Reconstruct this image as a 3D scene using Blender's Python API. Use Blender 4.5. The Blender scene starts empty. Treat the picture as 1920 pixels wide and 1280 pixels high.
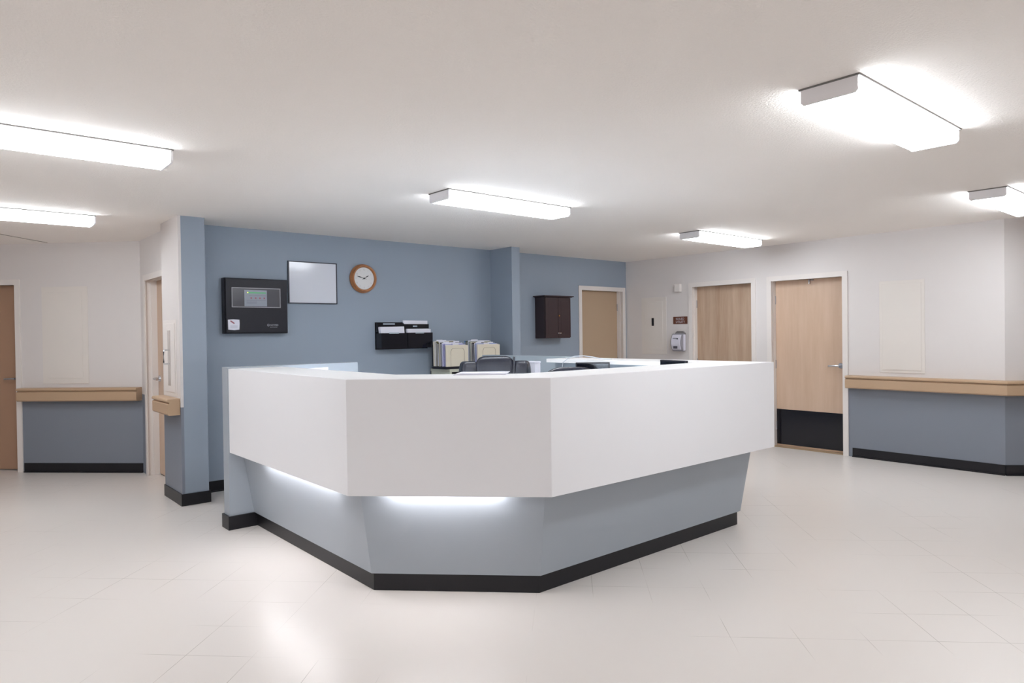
import bpy, bmesh, math, random
from mathutils import Vector, Matrix
random.seed(7)
C = bpy.context.scene.collection
scn = bpy.context.scene
PI = math.pi

# ------------------------------------------------------------------ camera, world, exposure
FPX, PITCH, ROLL, YAW, CAMH = 1282.96, math.radians(-0.604), math.radians(-0.762), math.radians(40.411), 1.4075
F = Vector((math.sin(YAW)*math.cos(PITCH), math.cos(YAW)*math.cos(PITCH), math.sin(PITCH)))
R0 = Vector((math.cos(YAW), -math.sin(YAW), 0)); U0 = R0.cross(F)
R = math.cos(ROLL)*R0 + math.sin(ROLL)*U0
U = -math.sin(ROLL)*R0 + math.cos(ROLL)*U0
cd = bpy.data.cameras.new('camera'); cam = bpy.data.objects.new('camera', cd); C.objects.link(cam)
cd.sensor_width = 36; cd.lens = FPX/1920*36; cd.clip_start = .05; cd.clip_end = 100
M = Matrix.Identity(4)
for i in range(3):
    M[i][0] = R[i]; M[i][1] = U[i]; M[i][2] = -F[i]
M[2][3] = CAMH
cam.matrix_world = M
scn.camera = cam
w = bpy.data.worlds.new('world'); scn.world = w; w.use_nodes = True
w.node_tree.nodes['Background'].inputs[0].default_value = (.5, .5, .5, 1)
w.node_tree.nodes['Background'].inputs[1].default_value = .1
LAMP = 22.0          # brightness of the fluorescent lenses
UNDER = 17.0         # brightness of the tubes under the desk overhang
STAFF_FILL = 40.0         # brightness of fill tubes added on the staff side to lift the ceiling
scn.cycles.max_bounces = 24; scn.cycles.diffuse_bounces = 16; scn.cycles.glossy_bounces = 6   # a closed bright room needs its late bounces
scn.view_settings.view_transform = 'Standard'; scn.view_settings.look = 'None'
scn.view_settings.exposure = 0.0; scn.view_settings.gamma = 1; scn.view_settings.use_curve_mapping = False

# ------------------------------------------------------------------ materials
def lin(c):
    return tuple(((v/255)/12.92 if v/255 <= .04045 else ((v/255+.055)/1.055)**2.4) for v in c) + (1,)
def nt(m): return m.node_tree.nodes, m.node_tree.links
def mat(name, rgb, rough=.5, metal=0, bump=0, bscale=200, spec=.5, var=0, vscale=3, emit=None, trans=0, alpha=1, coat=0):
    m = bpy.data.materials.new(name); m.use_nodes = True
    N, L = nt(m); b = N['Principled BSDF']
    b.inputs['Base Color'].default_value = lin(rgb)
    b.inputs['Roughness'].default_value = rough; b.inputs['Metallic'].default_value = metal
    b.inputs['Specular IOR Level'].default_value = spec
    b.inputs['Coat Weight'].default_value = coat
    b.inputs['Transmission Weight'].default_value = trans
    b.inputs['Alpha'].default_value = alpha
    tc = N.new('ShaderNodeTexCoord')
    nz = N.new('ShaderNodeTexNoise'); nz.inputs['Scale'].default_value = vscale; nz.inputs['Detail'].default_value = 4
    L.new(tc.outputs['Object'], nz.inputs['Vector'])
    mx = N.new('ShaderNodeMix'); mx.data_type = 'RGBA'
    v = max(var, .01)
    mx.inputs[6].default_value = tuple(x*(1-v) for x in lin(rgb)[:3]) + (1,)
    mx.inputs[7].default_value = tuple(min(1, x*(1+v)) for x in lin(rgb)[:3]) + (1,)
    L.new(nz.outputs['Fac'], mx.inputs[0]); L.new(mx.outputs[2], b.inputs['Base Color'])
    if bump:
        n2 = N.new('ShaderNodeTexNoise'); n2.inputs['Scale'].default_value = bscale; n2.inputs['Detail'].default_value = 3
        L.new(tc.outputs['Object'], n2.inputs['Vector'])
        bp = N.new('ShaderNodeBump'); bp.inputs['Strength'].default_value = bump; bp.inputs['Distance'].default_value = .004
        L.new(n2.outputs['Fac'], bp.inputs['Height']); L.new(bp.outputs['Normal'], b.inputs['Normal'])
    if emit:
        b.inputs['Emission Color'].default_value = lin(rgb); b.inputs['Emission Strength'].default_value = emit
    return m

CREAM = (220, 215, 213); BLUE = (149, 161, 175)
M_blue = mat('blue_wall_paint', BLUE, .55, bump=.05, bscale=250)
M_cream = mat('cream_wall_paint', CREAM, .55, bump=.05, bscale=250)
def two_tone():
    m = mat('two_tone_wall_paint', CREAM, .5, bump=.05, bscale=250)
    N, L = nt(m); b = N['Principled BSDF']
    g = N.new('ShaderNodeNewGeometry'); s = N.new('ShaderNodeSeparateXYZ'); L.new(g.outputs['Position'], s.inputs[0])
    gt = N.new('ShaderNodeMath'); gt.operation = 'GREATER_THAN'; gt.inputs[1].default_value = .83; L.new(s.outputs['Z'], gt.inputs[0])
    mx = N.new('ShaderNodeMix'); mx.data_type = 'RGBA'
    mx.inputs[6].default_value = lin((127, 133, 144)); mx.inputs[7].default_value = lin(CREAM)  # lower band is the blue paint darkened to stand for weaker light
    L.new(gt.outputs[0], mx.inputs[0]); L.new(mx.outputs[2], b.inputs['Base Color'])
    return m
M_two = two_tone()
def ceiling_mat():
    m = mat('popcorn_ceiling', (246, 241, 236), .9, var=.015, vscale=1.5)
    N, L = nt(m); b = N['Principled BSDF']; tc = N.new('ShaderNodeTexCoord')
    n2 = N.new('ShaderNodeTexNoise'); n2.inputs['Scale'].default_value = 85; n2.inputs['Detail'].default_value = 4; n2.inputs['Roughness'].default_value = .6
    L.new(tc.outputs['Object'], n2.inputs['Vector'])
    bp = N.new('ShaderNodeBump'); bp.inputs['Strength'].default_value = .55; bp.inputs['Distance'].default_value = .008
    L.new(n2.outputs['Fac'], bp.inputs['Height']); L.new(bp.outputs['Normal'], b.inputs['Normal'])
    return m
M_ceil = ceiling_mat()
def floor_mat():
    # waxed vinyl tiles one foot square, laid at 45 degrees to the walls
    m = bpy.data.materials.new('waxed_vinyl_tile'); m.use_nodes = True
    N, L = nt(m); b = N['Principled BSDF']
    tc = N.new('ShaderNodeTexCoord'); mp = N.new('ShaderNodeMapping'); mp.vector_type = 'POINT'
    mp.inputs['Rotation'].default_value = (0, 0, PI/4); mp.inputs['Location'].default_value = (-.1015, .05, 0)
    L.new(tc.outputs['Object'], mp.inputs['Vector'])
    br = N.new('ShaderNodeTexBrick'); br.offset = 0; br.squash = 1
    br.inputs['Scale'].default_value = 1; br.inputs['Brick Width'].default_value = .305; br.inputs['Row Height'].default_value = .305
    br.inputs['Mortar Size'].default_value = .0011; br.inputs['Mortar Smooth'].default_value = .2
    L.new(mp.outputs[0], br.inputs['Vector'])
    nz = N.new('ShaderNodeTexNoise'); nz.inputs['Scale'].default_value = 1.3; nz.inputs['Detail'].default_value = 2; L.new(tc.outputs['Object'], nz.inputs['Vector'])
    # the joints are filled with wax and only show in places
    rp = N.new('ShaderNodeMapRange'); rp.inputs[1].default_value = .5; rp.inputs[2].default_value = .64; L.new(nz.outputs['Fac'], rp.inputs[0])
    ml = N.new('ShaderNodeMath'); ml.operation = 'MULTIPLY'; L.new(rp.outputs[0], ml.inputs[0]); L.new(br.outputs['Fac'], ml.inputs[1])
    mx = N.new('ShaderNodeMix'); mx.data_type = 'RGBA'; L.new(ml.outputs[0], mx.inputs[0]); mx.inputs[6].default_value = lin((219, 213, 208)); mx.inputs[7].default_value = lin((150, 142, 132))
    L.new(mx.outputs[2], b.inputs['Base Color'])
    b.inputs['Roughness'].default_value = .3; b.inputs['Specular IOR Level'].default_value = .33
    return m
M_floor = floor_mat()
def wood(name, a, c, rough=.45, sx=9):
    m = bpy.data.materials.new(name); m.use_nodes = True
    N, L = nt(m); b = N['Principled BSDF']; tc = N.new('ShaderNodeTexCoord'); mp = N.new('ShaderNodeMapping')
    mp.inputs['Scale'].default_value = (sx, sx, .7); L.new(tc.outputs['Object'], mp.inputs['Vector'])
    nz = N.new('ShaderNodeTexNoise'); nz.inputs['Scale'].default_value = 1.6; nz.inputs['Detail'].default_value = 7; nz.inputs['Roughness'].default_value = .6
    L.new(mp.outputs[0], nz.inputs['Vector'])
    rp = N.new('ShaderNodeMapRange'); rp.inputs[1].default_value = .3; rp.inputs[2].default_value = .7; L.new(nz.outputs['Fac'], rp.inputs[0])
    mx = N.new('ShaderNodeMix'); mx.data_type = 'RGBA'; mx.inputs[6].default_value = lin(a); mx.inputs[7].default_value = lin(c)
    L.new(rp.outputs[0], mx.inputs[0]); L.new(mx.outputs[2], b.inputs['Base Color']); b.inputs['Roughness'].default_value = rough
    return m
M_door = wood('tan_door_laminate', (196, 168, 144), (208, 182, 160), .42, 7)
M_doorg = wood('grained_door_laminate', (176, 148, 124), (202, 178, 156), .42, 9)
M_rail = mat('tan_handrail_vinyl', (184, 156, 128), .45, bump=.05, bscale=300)
M_base = mat('black_rubber_baseboard', (26, 25, 30), .38, spec=.4)
M_frame = mat('off_white_door_frame_enamel', (228, 222, 218), .35)
M_jamb = mat('door_jamb_enamel', (224, 214, 204), .4)
M_panel = mat('cream_painted_steel', (225, 219, 213), .5)
M_lam = mat('white_laminate', (241, 241, 244), .4)
M_top = mat('white_laminate_top', (250, 250, 251), .35)
M_dpan = mat('blue_grey_laminate', (162, 170, 179), .45, var=.01)
M_cap = mat('pale_blue_laminate', (176, 188, 198), .4)
M_worktop = mat('white_worktop', (226, 228, 230), .4)
M_chrome = mat('brushed_chrome', (200, 202, 208), .22, 1)
M_blackp = mat('black_plastic', (30, 31, 40), .3)
M_black2 = mat('black_gloss_acrylic', (22, 22, 30), .1)
M_screen = mat('dark_screen_glass', (16, 18, 26), .08)
M_leather = mat('black_leather', (36, 38, 49), .26, bump=.25, bscale=180)
M_alarm = mat('black_enamel_steel', (32, 31, 39), .35, spec=.25, bump=.06, bscale=400)
M_alarmwin = mat('smoked_window', (88, 88, 94), .15)
M_alarmdisp = mat('grey_display_panel', (146, 152, 164), .3)
M_green = mat('green_strip', (84, 170, 110), .4, emit=.15)
M_yell = mat('yellow_led', (250, 250, 90), .4, emit=1.2)
M_red = mat('dull_red_button', (160, 96, 108), .5)
M_grey = mat('mid_grey_print', (120, 124, 136), .5)
M_lgrey = mat('light_grey_enamel', (160, 158, 164), .4)
M_paper = mat('white_paper', (232, 232, 242), .7)
M_cardw = mat('cream_card', (226, 220, 204), .7)
M_wb = mat('whiteboard_surface', (222, 225, 234), .12)
M_wframe = mat('dark_board_frame', (40, 42, 56), .35)
M_oak = wood('oak_clock_case', (150, 98, 60), (184, 124, 78), .35, 14)
M_face = mat('clock_face', (224, 224, 224), .3)
M_ink = mat('black_ink', (50, 50, 56), .5)
M_faint = mat('faint_grey_ink', (192, 192, 192), .5)
M_espresso = mat('espresso_wood', (54, 38, 42), .38, var=.12, vscale=12)
M_brass = mat('brass', (200, 160, 110), .25, 1)
M_steel = mat('nickel_knob', (205, 200, 200), .2, 1)
M_signw = mat('brown_engraved_plastic', (104, 62, 46), .4, var=.1, vscale=60)
M_signt = mat('pale_sign_lettering', (206, 200, 206), .5)
M_dgrey = mat('dispenser_grey', (150, 148, 156), .4)
M_dwhite = mat('dispenser_white', (222, 220, 232), .25)
M_ddark = mat('dispenser_window', (84, 82, 92), .3)
M_beige = mat('beige_steel_cabinet', (206, 208, 192), .4)
M_bookend = mat('beige_steel_bookend', (220, 212, 194), .45)
M_olive = mat('olive_folder', (92, 88, 56), .7)
M_violet = mat('violet_folder', (110, 104, 178), .7)
M_lav = mat('lavender_folder', (190, 188, 222), .7)
M_dfold = mat('charcoal_folder', (62, 54, 56), .7)
M_bfold = mat('blue_folder', (74, 124, 186), .6)
M_gfold = mat('green_folder', (96, 112, 92), .7)
M_glow = mat('fluorescent_lens', (243, 249, 255), .4, emit=LAMP)
M_under = mat('under_counter_tube', (255, 251, 250), .4, emit=UNDER)
M_stafffill = mat('added_fill_tube', (246, 249, 255), .4, emit=STAFF_FILL)  # unseen tubes added as fill inside the desk
M_lampend = mat('lamp_end_plate', (240, 238, 240), .45)
M_shadow = mat('lamp_pan_shadow_grey', (120, 118, 116), .6)  # pan greyed to draw the shadow gap between lens and ceiling
M_cable = mat('pale_grey_cable', (206, 212, 220), .35)
M_glass = mat('cabinet_glass', (190, 182, 178), .12, spec=.6)
M_thresh = mat('tan_threshold', (168, 142, 112), .4)

# ------------------------------------------------------------------ helpers
MW = {}
def BM(): return bmesh.new()
def box(bm, x0, x1, y0, y1, z0, z1):
    vs = [bm.verts.new((x, y, z)) for x in (x0, x1) for y in (y0, y1) for z in (z0, z1)]
    for f in ((0,1,3,2),(4,6,7,5),(0,4,5,1),(2,3,7,6),(0,2,6,4),(1,5,7,3)):
        bm.faces.new([vs[i] for i in f])
    return vs
def prism(bm, pts, z0, z1, pts2=None):
    """pts: plan polygon; pts2: plan polygon at the top"""
    pts2 = pts2 or pts
    a = [bm.verts.new((x, y, z0)) for x, y in pts]; b = [bm.verts.new((x, y, z1)) for x, y in pts2]
    n = len(pts)
    bm.faces.new(a[::-1]); bm.faces.new(b)
    for i in range(n): bm.faces.new((a[i], a[(i+1) % n], b[(i+1) % n], b[i]))
def xform(bm, verts, m):
    for v in verts: v.co = m @ v.co
def cyl(bm, p0, p1, r, r1=None, n=20):
    r1 = r if r1 is None else r1
    p0 = Vector(p0); p1 = Vector(p1); d = (p1-p0).normalized()
    a = d.orthogonal().normalized(); b = d.cross(a)
    A = [bm.verts.new(p0+r*(math.cos(t)*a+math.sin(t)*b)) for t in [2*PI*i/n for i in range(n)]]
    B = [bm.verts.new(p1+r1*(math.cos(t)*a+math.sin(t)*b)) for t in [2*PI*i/n for i in range(n)]]
    bm.faces.new(A[::-1]); bm.faces.new(B)
    for i in range(n): bm.faces.new((A[i], A[(i+1) % n], B[(i+1) % n], B[i]))
def tube(bm, pts, r, n=10):
    pts = [Vector(p) for p in pts]; rings = []
    up = Vector((0, 0, 1))
    for i, p in enumerate(pts):
        d = (pts[min(i+1, len(pts)-1)] - pts[max(i-1, 0)]).normalized()
        a = d.cross(up)
        a = a.normalized() if a.length > 1e-3 else d.orthogonal().normalized()
        b = d.cross(a)
        rings.append([bm.verts.new(p+r*(math.cos(t)*a+math.sin(t)*b)) for t in [2*PI*k/n for k in range(n)]])
    for A, B in zip(rings, rings[1:]):
        for k in range(n): bm.faces.new((A[k], A[(k+1) % n], B[(k+1) % n], B[k]))
    bm.faces.new(rings[0][::-1]); bm.faces.new(rings[-1])
def lathe(bm, prof, n=48, m=None):
    """prof: list of (r, z); closed at r=0 ends"""
    rings = []
    for r, z in prof:
        if r < 1e-6: rings.append([bm.verts.new((0, 0, z))])
        else: rings.append([bm.verts.new((r*math.cos(2*PI*k/n), r*math.sin(2*PI*k/n), z)) for k in range(n)])
    vs = [v for q in rings for v in q]
    for A, B in zip(rings, rings[1:]):
        for k in range(n):
            q = [A[k % len(A)], A[(k+1) % len(A)], B[(k+1) % len(B)], B[k % len(B)]]
            q2 = []
            for v in q:
                if v not in q2: q2.append(v)
            if len(q2) > 2: bm.faces.new(q2)
    if m is not None: xform(bm, vs, m)
def bevel(bm, w, seg=2, ang=math.radians(30)):
    bmesh.ops.recalc_face_normals(bm, faces=bm.faces)
    es = [e for e in bm.edges if len(e.link_faces) == 2 and e.calc_face_angle(0) > ang]
    bmesh.ops.bevel(bm, geom=es, offset=w, offset_type='OFFSET', segments=seg, profile=.5, affect='EDGES', clamp_overlap=True)
def obj(name, bm, m, parent=None, smooth=False, bev=0, seg=2, kind=None, label=None):
    if bev: bevel(bm, bev, seg)
    bmesh.ops.recalc_face_normals(bm, faces=bm.faces)
    pm = MW.get(parent.name) if parent else None
    if parent is None:
        xs = [v.co for v in bm.verts]
        c = Vector(((min(v.x for v in xs)+max(v.x for v in xs))/2, (min(v.y for v in xs)+max(v.y for v in xs))/2, min(v.z for v in xs)))
        pm = Matrix.Translation(c)
    bm.transform(pm.inverted())
    me = bpy.data.meshes.new(name); bm.to_mesh(me); bm.free()
    if smooth:
        for p in me.polygons: p.use_smooth = True
        try: me.set_sharp_from_angle(angle=math.radians(35))
        except Exception: pass
    ms = m if isinstance(m, (list, tuple)) else [m]
    for k in ms: me.materials.append(k)
    o = bpy.data.objects.new(name, me); C.objects.link(o)
    if parent is None: o.location = c; MW[o.name] = pm
    else: o.parent = parent; MW[o.name] = pm
    if kind: o['kind'] = kind
    if label: o['label'] = label
    return o
def sub(name, bm, m, part, **k): return obj(name, bm, m, part, **k)
def thing(name, label, cat, loc=(0, 0, 0), rz=0, group=None, kind=None):
    o = bpy.data.objects.new(name, None); C.objects.link(o)
    o.location = loc; o.rotation_euler = (0, 0, rz)
    MW[o.name] = Matrix.Translation(loc) @ Matrix.Rotation(rz, 4, 'Z')
    o['label'] = label; o['category'] = cat
    if group: o['group'] = group
    if kind: o['kind'] = kind
    return o
def tag(o, label, cat, group=None):
    o['label'] = label; o['category'] = cat
    if group: o['group'] = group
    return o
def struct(name, bm, m, label, cat, **k):
    o = obj(name, bm, m, **k); o['kind'] = 'structure'; o['label'] = label; o['category'] = cat
    return o
def text_bm(txt, size, m4, depth=.001):
    cu = bpy.data.curves.new('t', 'FONT'); cu.body = txt; cu.size = size; cu.extrude = depth; cu.align_x = 'LEFT'; cu.resolution_u = 3
    o = bpy.data.objects.new('t', cu); C.objects.link(o)
    dg = bpy.context.evaluated_depsgraph_get(); dg.update()
    me = bpy.data.meshes.new_from_object(o.evaluated_get(dg))
    bm = BM(); bm.from_mesh(me); bpy.data.objects.remove(o); bpy.data.curves.remove(cu); bpy.data.meshes.remove(me)
    bm.transform(m4); return bm
def basis(o, ex, ey, ez):
    m = Matrix.Identity(4)
    for i in range(3): m[i][0] = ex[i]; m[i][1] = ey[i]; m[i][2] = ez[i]; m[i][3] = o[i]
    return m
def frame_to(o, along, out):
    """local x = along the wall, local y = out of the wall into the room, local z = up"""
    a = Vector(along).normalized(); n = Vector(out).normalized()
    return basis(Vector(o), a, n, Vector((0, 0, 1)))
class L:
    """a mesh built in wall coordinates (s along, d out of the wall, z)"""
    def __init__(self, m): self.m = m; self.bm = BM()
    def box(self, *a): vs = box(self.bm, *a); xform(self.bm, vs, self.m); return self
    def cyl(self, p0, p1, r, r1=None, n=20): cyl(self.bm, self.m @ Vector(p0), self.m @ Vector(p1), r, r1, n); return self
    def tube(self, pts, r, n=10): tube(self.bm, [self.m @ Vector(p) for p in pts], r, n); return self
    def poly(self, pts, d0, d1):
        """pts (s, z) polygon extruded from d0 to d1"""
        a = [self.bm.verts.new(self.m @ Vector((s, d0, z))) for s, z in pts]; b = [self.bm.verts.new(self.m @ Vector((s, d1, z))) for s, z in pts]
        n = len(pts); self.bm.faces.new(a); self.bm.faces.new(b[::-1])
        for i in range(n): self.bm.faces.new((a[i], b[i], b[(i+1) % n], a[(i+1) % n]))
        return self

HC = 2.44
YB = 6.551; XR = 7.782; TH = .16
# ------------------------------------------------------------------ floor and ceiling
bm = BM(); box(bm, -4.4, 9.9, -4.4, 10.7, -.1, 0); struct('floor', bm, M_floor, 'glossy pale beige vinyl tile floor', 'floor')
bm = BM(); box(bm, -4.4, 9.9, -4.4, 10.7, HC, HC+.1); struct('ceiling', bm, M_ceil, 'off-white textured ceiling over the whole lobby', 'ceiling')

# ------------------------------------------------------------------ walls
def wall(name, p0, p1, out, m, label, openings=(), th=TH, z1=HC):
    """face line from p0 to p1; out = direction into the room; openings (s0, s1, ztop)"""
    p0 = Vector(p0+(0,)); p1 = Vector(p1+(0,)); ln = (p1-p0).length
    W = L(frame_to(p0, p1-p0, out))
    s = 0
    for a, b, zt in sorted(openings):
        if a > s: W.box(s, a, -th, 0, 0, z1)
        W.box(a, b, -th, 0, zt, z1); s = b
    if s < ln: W.box(s, ln, -th, 0, 0, z1)
    return struct(name, W.bm, m, label, 'wall')
XD = 1.70    # wall with the door behind the blue column
DOORS = {}
wall('wall_back', (1.811, YB), (5.244, YB), (0, -1, 0), M_blue, 'blue-grey accent wall behind the desk with the clock')
D1 = (6.80, 7.735); D2 = (4.50, 5.44); D3 = (3.39, 4.315)
wall('wall_back_right', (5.37, YB), (XR, YB), (0, -1, 0), M_blue, 'darker blue-grey wall with the brown cabinet and narrow door', [(D1[0]-5.37, D1[1]-5.37, 2.045)])
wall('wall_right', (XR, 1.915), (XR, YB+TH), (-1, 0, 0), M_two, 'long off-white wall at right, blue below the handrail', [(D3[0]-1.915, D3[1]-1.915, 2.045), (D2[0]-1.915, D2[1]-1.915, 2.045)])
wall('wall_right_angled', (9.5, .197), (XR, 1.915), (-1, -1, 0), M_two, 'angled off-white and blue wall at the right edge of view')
bm = BM(); box(bm, 5.244, 5.37, 6.147, YB+TH, 0, HC); struct('wall_pilaster', bm, M_blue, 'thin blue-grey wing wall beside the brown wall cabinet', 'wall')
bm = BM(); box(bm, 1.62, 1.811, 6.174, 6.72, 0, HC)
col = struct('wall_column', bm, M_blue, 'blue-grey wall end standing left of the desk', 'wall')
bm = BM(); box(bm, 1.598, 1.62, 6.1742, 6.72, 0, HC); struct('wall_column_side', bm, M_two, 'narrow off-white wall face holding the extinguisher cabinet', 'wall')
# left: door wall and the 45 degree wall
DL = (6.90, 7.83)
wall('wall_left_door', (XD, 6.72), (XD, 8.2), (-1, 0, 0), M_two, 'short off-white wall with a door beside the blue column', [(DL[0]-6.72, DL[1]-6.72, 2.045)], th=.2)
S45 = 9.72
q = math.sqrt(.5)
A45 = (1.7, S45-1.7)
def s45(x): return (A45[0]-x)/q      # distance along the angled wall from its right end
D0 = (s45(.735), s45(.735)+.96)
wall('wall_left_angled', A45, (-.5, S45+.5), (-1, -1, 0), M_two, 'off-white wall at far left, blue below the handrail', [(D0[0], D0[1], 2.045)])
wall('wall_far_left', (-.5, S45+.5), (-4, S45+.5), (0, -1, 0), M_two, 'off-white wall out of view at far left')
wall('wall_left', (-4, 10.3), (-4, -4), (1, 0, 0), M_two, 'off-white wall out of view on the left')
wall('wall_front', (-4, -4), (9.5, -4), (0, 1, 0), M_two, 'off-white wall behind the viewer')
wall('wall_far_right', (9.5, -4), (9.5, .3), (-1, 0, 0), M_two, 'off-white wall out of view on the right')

# ------------------------------------------------------------------ baseboards
def skirting(name, p0, p1, out, label, d=.008, h=.1, s0=0, s1=None):
    p0 = Vector(p0+(0,)); p1 = Vector(p1+(0,)); W = L(frame_to(p0, p1-p0, out)); ln = (p1-p0).length
    s1 = ln if s1 is None else s1
    W.box(s0, s1, 0.0005, d, .0005, h)
    W.box(s0, s1, 0.0005, d+.012, .0005, .012)
    return struct(name, W.bm, M_base, label, 'baseboard')
skirting('baseboard_back', (1.811, YB), (5.244, YB), (0, -1, 0), 'black baseboard along the blue accent wall', s0=.001, s1=3.43)
skirting('baseboard_back_right', (5.37, YB), (6.73, YB), (0, -1, 0), 'black baseboard under the brown wall cabinet', s0=.002)
skirting('baseboard_right', (XR, 1.915), (XR, 3.33), (-1, 0, 0), 'black baseboard at right below the handrail')
skirting('baseboard_right_corner', (XR, 5.52), (XR, YB), (-1, 0, 0), 'black baseboard below the hand sanitizer', s1=1.02)
skirting('baseboard_right_angled', (9.5, .197), (XR, 1.915), (-1, -1, 0), 'black baseboard on the angled wall at the right edge')
skirting('baseboard_left', A45, (.757, S45-.757), (-1, -1, 0), 'black baseboard between the two doors at left', s0=.004)
def wrap_base(name, pts, label, h=.1):
    """band round an outline of plan points given with their outer offset points"""
    bm = BM(); prism(bm, pts, .0005, h); 
    return struct(name, bm, M_base, label, 'baseboard')
wrap_base('baseboard_column', [(1.588, 6.72), (1.588, 6.164), (1.825, 6.164), (1.825, YB-.021), (1.812, YB-.021), (1.812, 6.1735), (1.5975, 6.1735), (1.5975, 6.72)], 'black baseboard wrapping the foot of the blue column')
skirting('baseboard_pilaster', (5.244, 6.147), (5.37, 6.147), (0, -1, 0), 'black baseboard at the foot of the thin wing wall')

# ------------------------------------------------------------------ ceiling seam (far left)
W = L(frame_to((-.1, 7.55, 0), (1, 1.06, 0), (-1, 1, 0))); W.box(0, 1.55, -.004, .004, HC-.003, HC-.0005)
struct('trim_1', W.bm, mat('seam_line', (120, 112, 104), .8), 'thin dark seam line in the ceiling at far left', 'trim')

# ------------------------------------------------------------------ doors
def door(name, m4, s0, s1, label, dmat, hinge='L', closer=False, kick=False, zt=2.045, inset=.105, flab=None):
    """opening s0..s1 in wall coordinates. The frame wraps the opening, the leaf sits back in it"""
    f = .05
    t = thing(name, label, 'door', tuple(m4 @ Vector(((s0+s1)/2, 0, 0))), kind='structure')
    W = L(m4)
    for a, b in ((s0-.018, s0+.04), (s1-.04, s1+.018)): W.box(a, b, .0005, .014, 0.001, zt+.018)
    W.box(s0+.04, s1-.04, .0005, .014, zt-.04, zt+.018)
    for a, b in ((s0+.0005, s0+.022), (s1-.022, s1-.0005)): W.box(a, b, -.15, .0005, 0.001, zt-.0005)
    W.box(s0+.022, s1-.022, -.15, .0005, zt-.022, zt-.0005)
    # door stop
    for a, b in ((s0+.022, s0+.034), (s1-.034, s1-.022)): W.box(a, b, -.15, -.05, .001, zt-.022)
    W.box(s0+.034, s1-.034, -.15, -.05, zt-.034, zt-.022)
    obj('door_frame', W.bm, M_frame, t)
    a, b, d, zt2 = s0+.036, s1-.036, -inset, zt-.036
    W = L(m4); W.box(a, b, d-.045, d, .012, zt2); lf = obj('door_leaf', W.bm, dmat, t, bev=.0015, seg=1)
    # lever handle with a round rose
    hs = b-.07 if hinge == 'L' else a+.07; sg = -1 if hinge == 'L' else 1; hz = 1.0
    W = L(m4); W.cyl((hs, d, hz), (hs, d+.014, hz), .033, .029, 28); W.cyl((hs, d+.01, hz), (hs, d+.06, hz), .012, n=16)
    W.tube([(hs, d+.058, hz), (hs+sg*.02, d+.062, hz), (hs+sg*.06, d+.062, hz-.001), (hs+sg*.12, d+.058, hz-.004)], .0105, 12)
    sub('lever_handle', W.bm, M_chrome, t, smooth=True)
    hx = a if hinge == 'L' else b
    for z in (.25, 1.0, 1.78):
        W = L(m4); W.cyl((hx, d+.006, z-.05), (hx, d+.006, z+.05), .006, n=10); obj('hinge', W.bm, M_lgrey, t)
    if kick:
        W = L(m4); W.box(a+.004, b-.004, d+.0005, d+.004, .03, .455); obj('kick_plate', W.bm, M_black2, t)
        W = L(m4); W.box(s0+.036, s1-.036, -.149, -.02, .0005, .011); obj('threshold', W.bm, M_thresh, t)
    if closer:
        W = L(m4); W.box((a+b)/2-.05, (a+b)/2-.02, d+.0005, d+.02, zt2-.02, zt2-.004); W.box((a+b)/2-.012, (a+b)/2+.004, d+.002, d+.03, zt2-.055, zt2-.002)
        W.cyl(((a+b)/2-.004, d+.03, zt2-.06), ((a+b)/2-.004, d+.03, zt2-.03), .006, n=10)
        obj('roller_catch', W.bm, M_steel, t)
    return t
mR = frame_to((XR, 0, 0), (0, 1, 0), (-1, 0, 0))
mB = frame_to((0, YB, 0), (1, 0, 0), (0, -1, 0))
door('door_1', mR, D3[0], D3[1], 'tan wood door with black kick plate and lever handle', M_door, hinge='R', kick=True, closer=True)
door('door_2', mR, D2[0], D2[1], 'grained tan door beside the hand sanitizer dispenser', M_doorg, hinge='R')
door('door_3', mB, D1[0], D1[1], 'narrow-looking tan door in the blue wall by the brown cabinet', mat('door_brown_laminate', (186, 162, 136), .45, var=.03, vscale=2), hinge='R')
mD = frame_to((XD, 0, 0), (0, 1, 0), (-1, 0, 0))
door('door_4', mD, DL[0], DL[1], 'tan door seen edge-on between white wall and blue column', M_door, hinge='R' if False else 'L')
m45 = frame_to(A45+(0,), (-1, 1, 0), (-1, -1, 0))
door('door_5', m45, D0[0], D0[1], 'brown door at the far left edge of view', mat('door_dark_laminate', (170, 136, 112), .45, var=.05, vscale=2), hinge='R')

# ------------------------------------------------------------------ handrails
def rail_prof():
    # (distance from wall, z): bumper body with a grip groove near the top
    return [(.0, .765), (.088, .765), (.100, .777), (.100, .862), (.084, .868), (.084, .875), (.104, .880), (.104, .893), (.096, .903), (.03, .905), (.0, .905)]
def sweep(bm, path, prof):
    """path: plan points of the wall line (room on the given side), profile offset outward"""
    pts = [Vector(p) for p in path]; n = len(pts); outs = []
    for i in range(n):
        d0 = (pts[i]-pts[i-1]).normalized() if i else (pts[1]-pts[0]).normalized()
        d1 = (pts[i+1]-pts[i]).normalized() if i < n-1 else d0
        n0 = Vector((-d0.y, d0.x)); n1 = Vector((-d1.y, d1.x)); m = (n0+n1).normalized(); outs.append(m/max(.3, m.dot(n0)))
    rings = [[bm.verts.new((p.x+o.x*(d+.001), p.y+o.y*(d+.001), z)) for d, z in prof] for p, o in zip(pts, outs)]
    k = len(prof)
    for A, B in zip(rings, rings[1:]):
        for j in range(k): bm.faces.new((A[j], A[(j+1) % k], B[(j+1) % k], B[j]))
    bm.faces.new(rings[0]); bm.faces.new(rings[-1][::-1])
bm = BM(); sweep(bm, [(XR, 3.368), (XR, 1.915), (9.3, .397)], [(-a, b) for a, b in rail_prof()])
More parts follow.
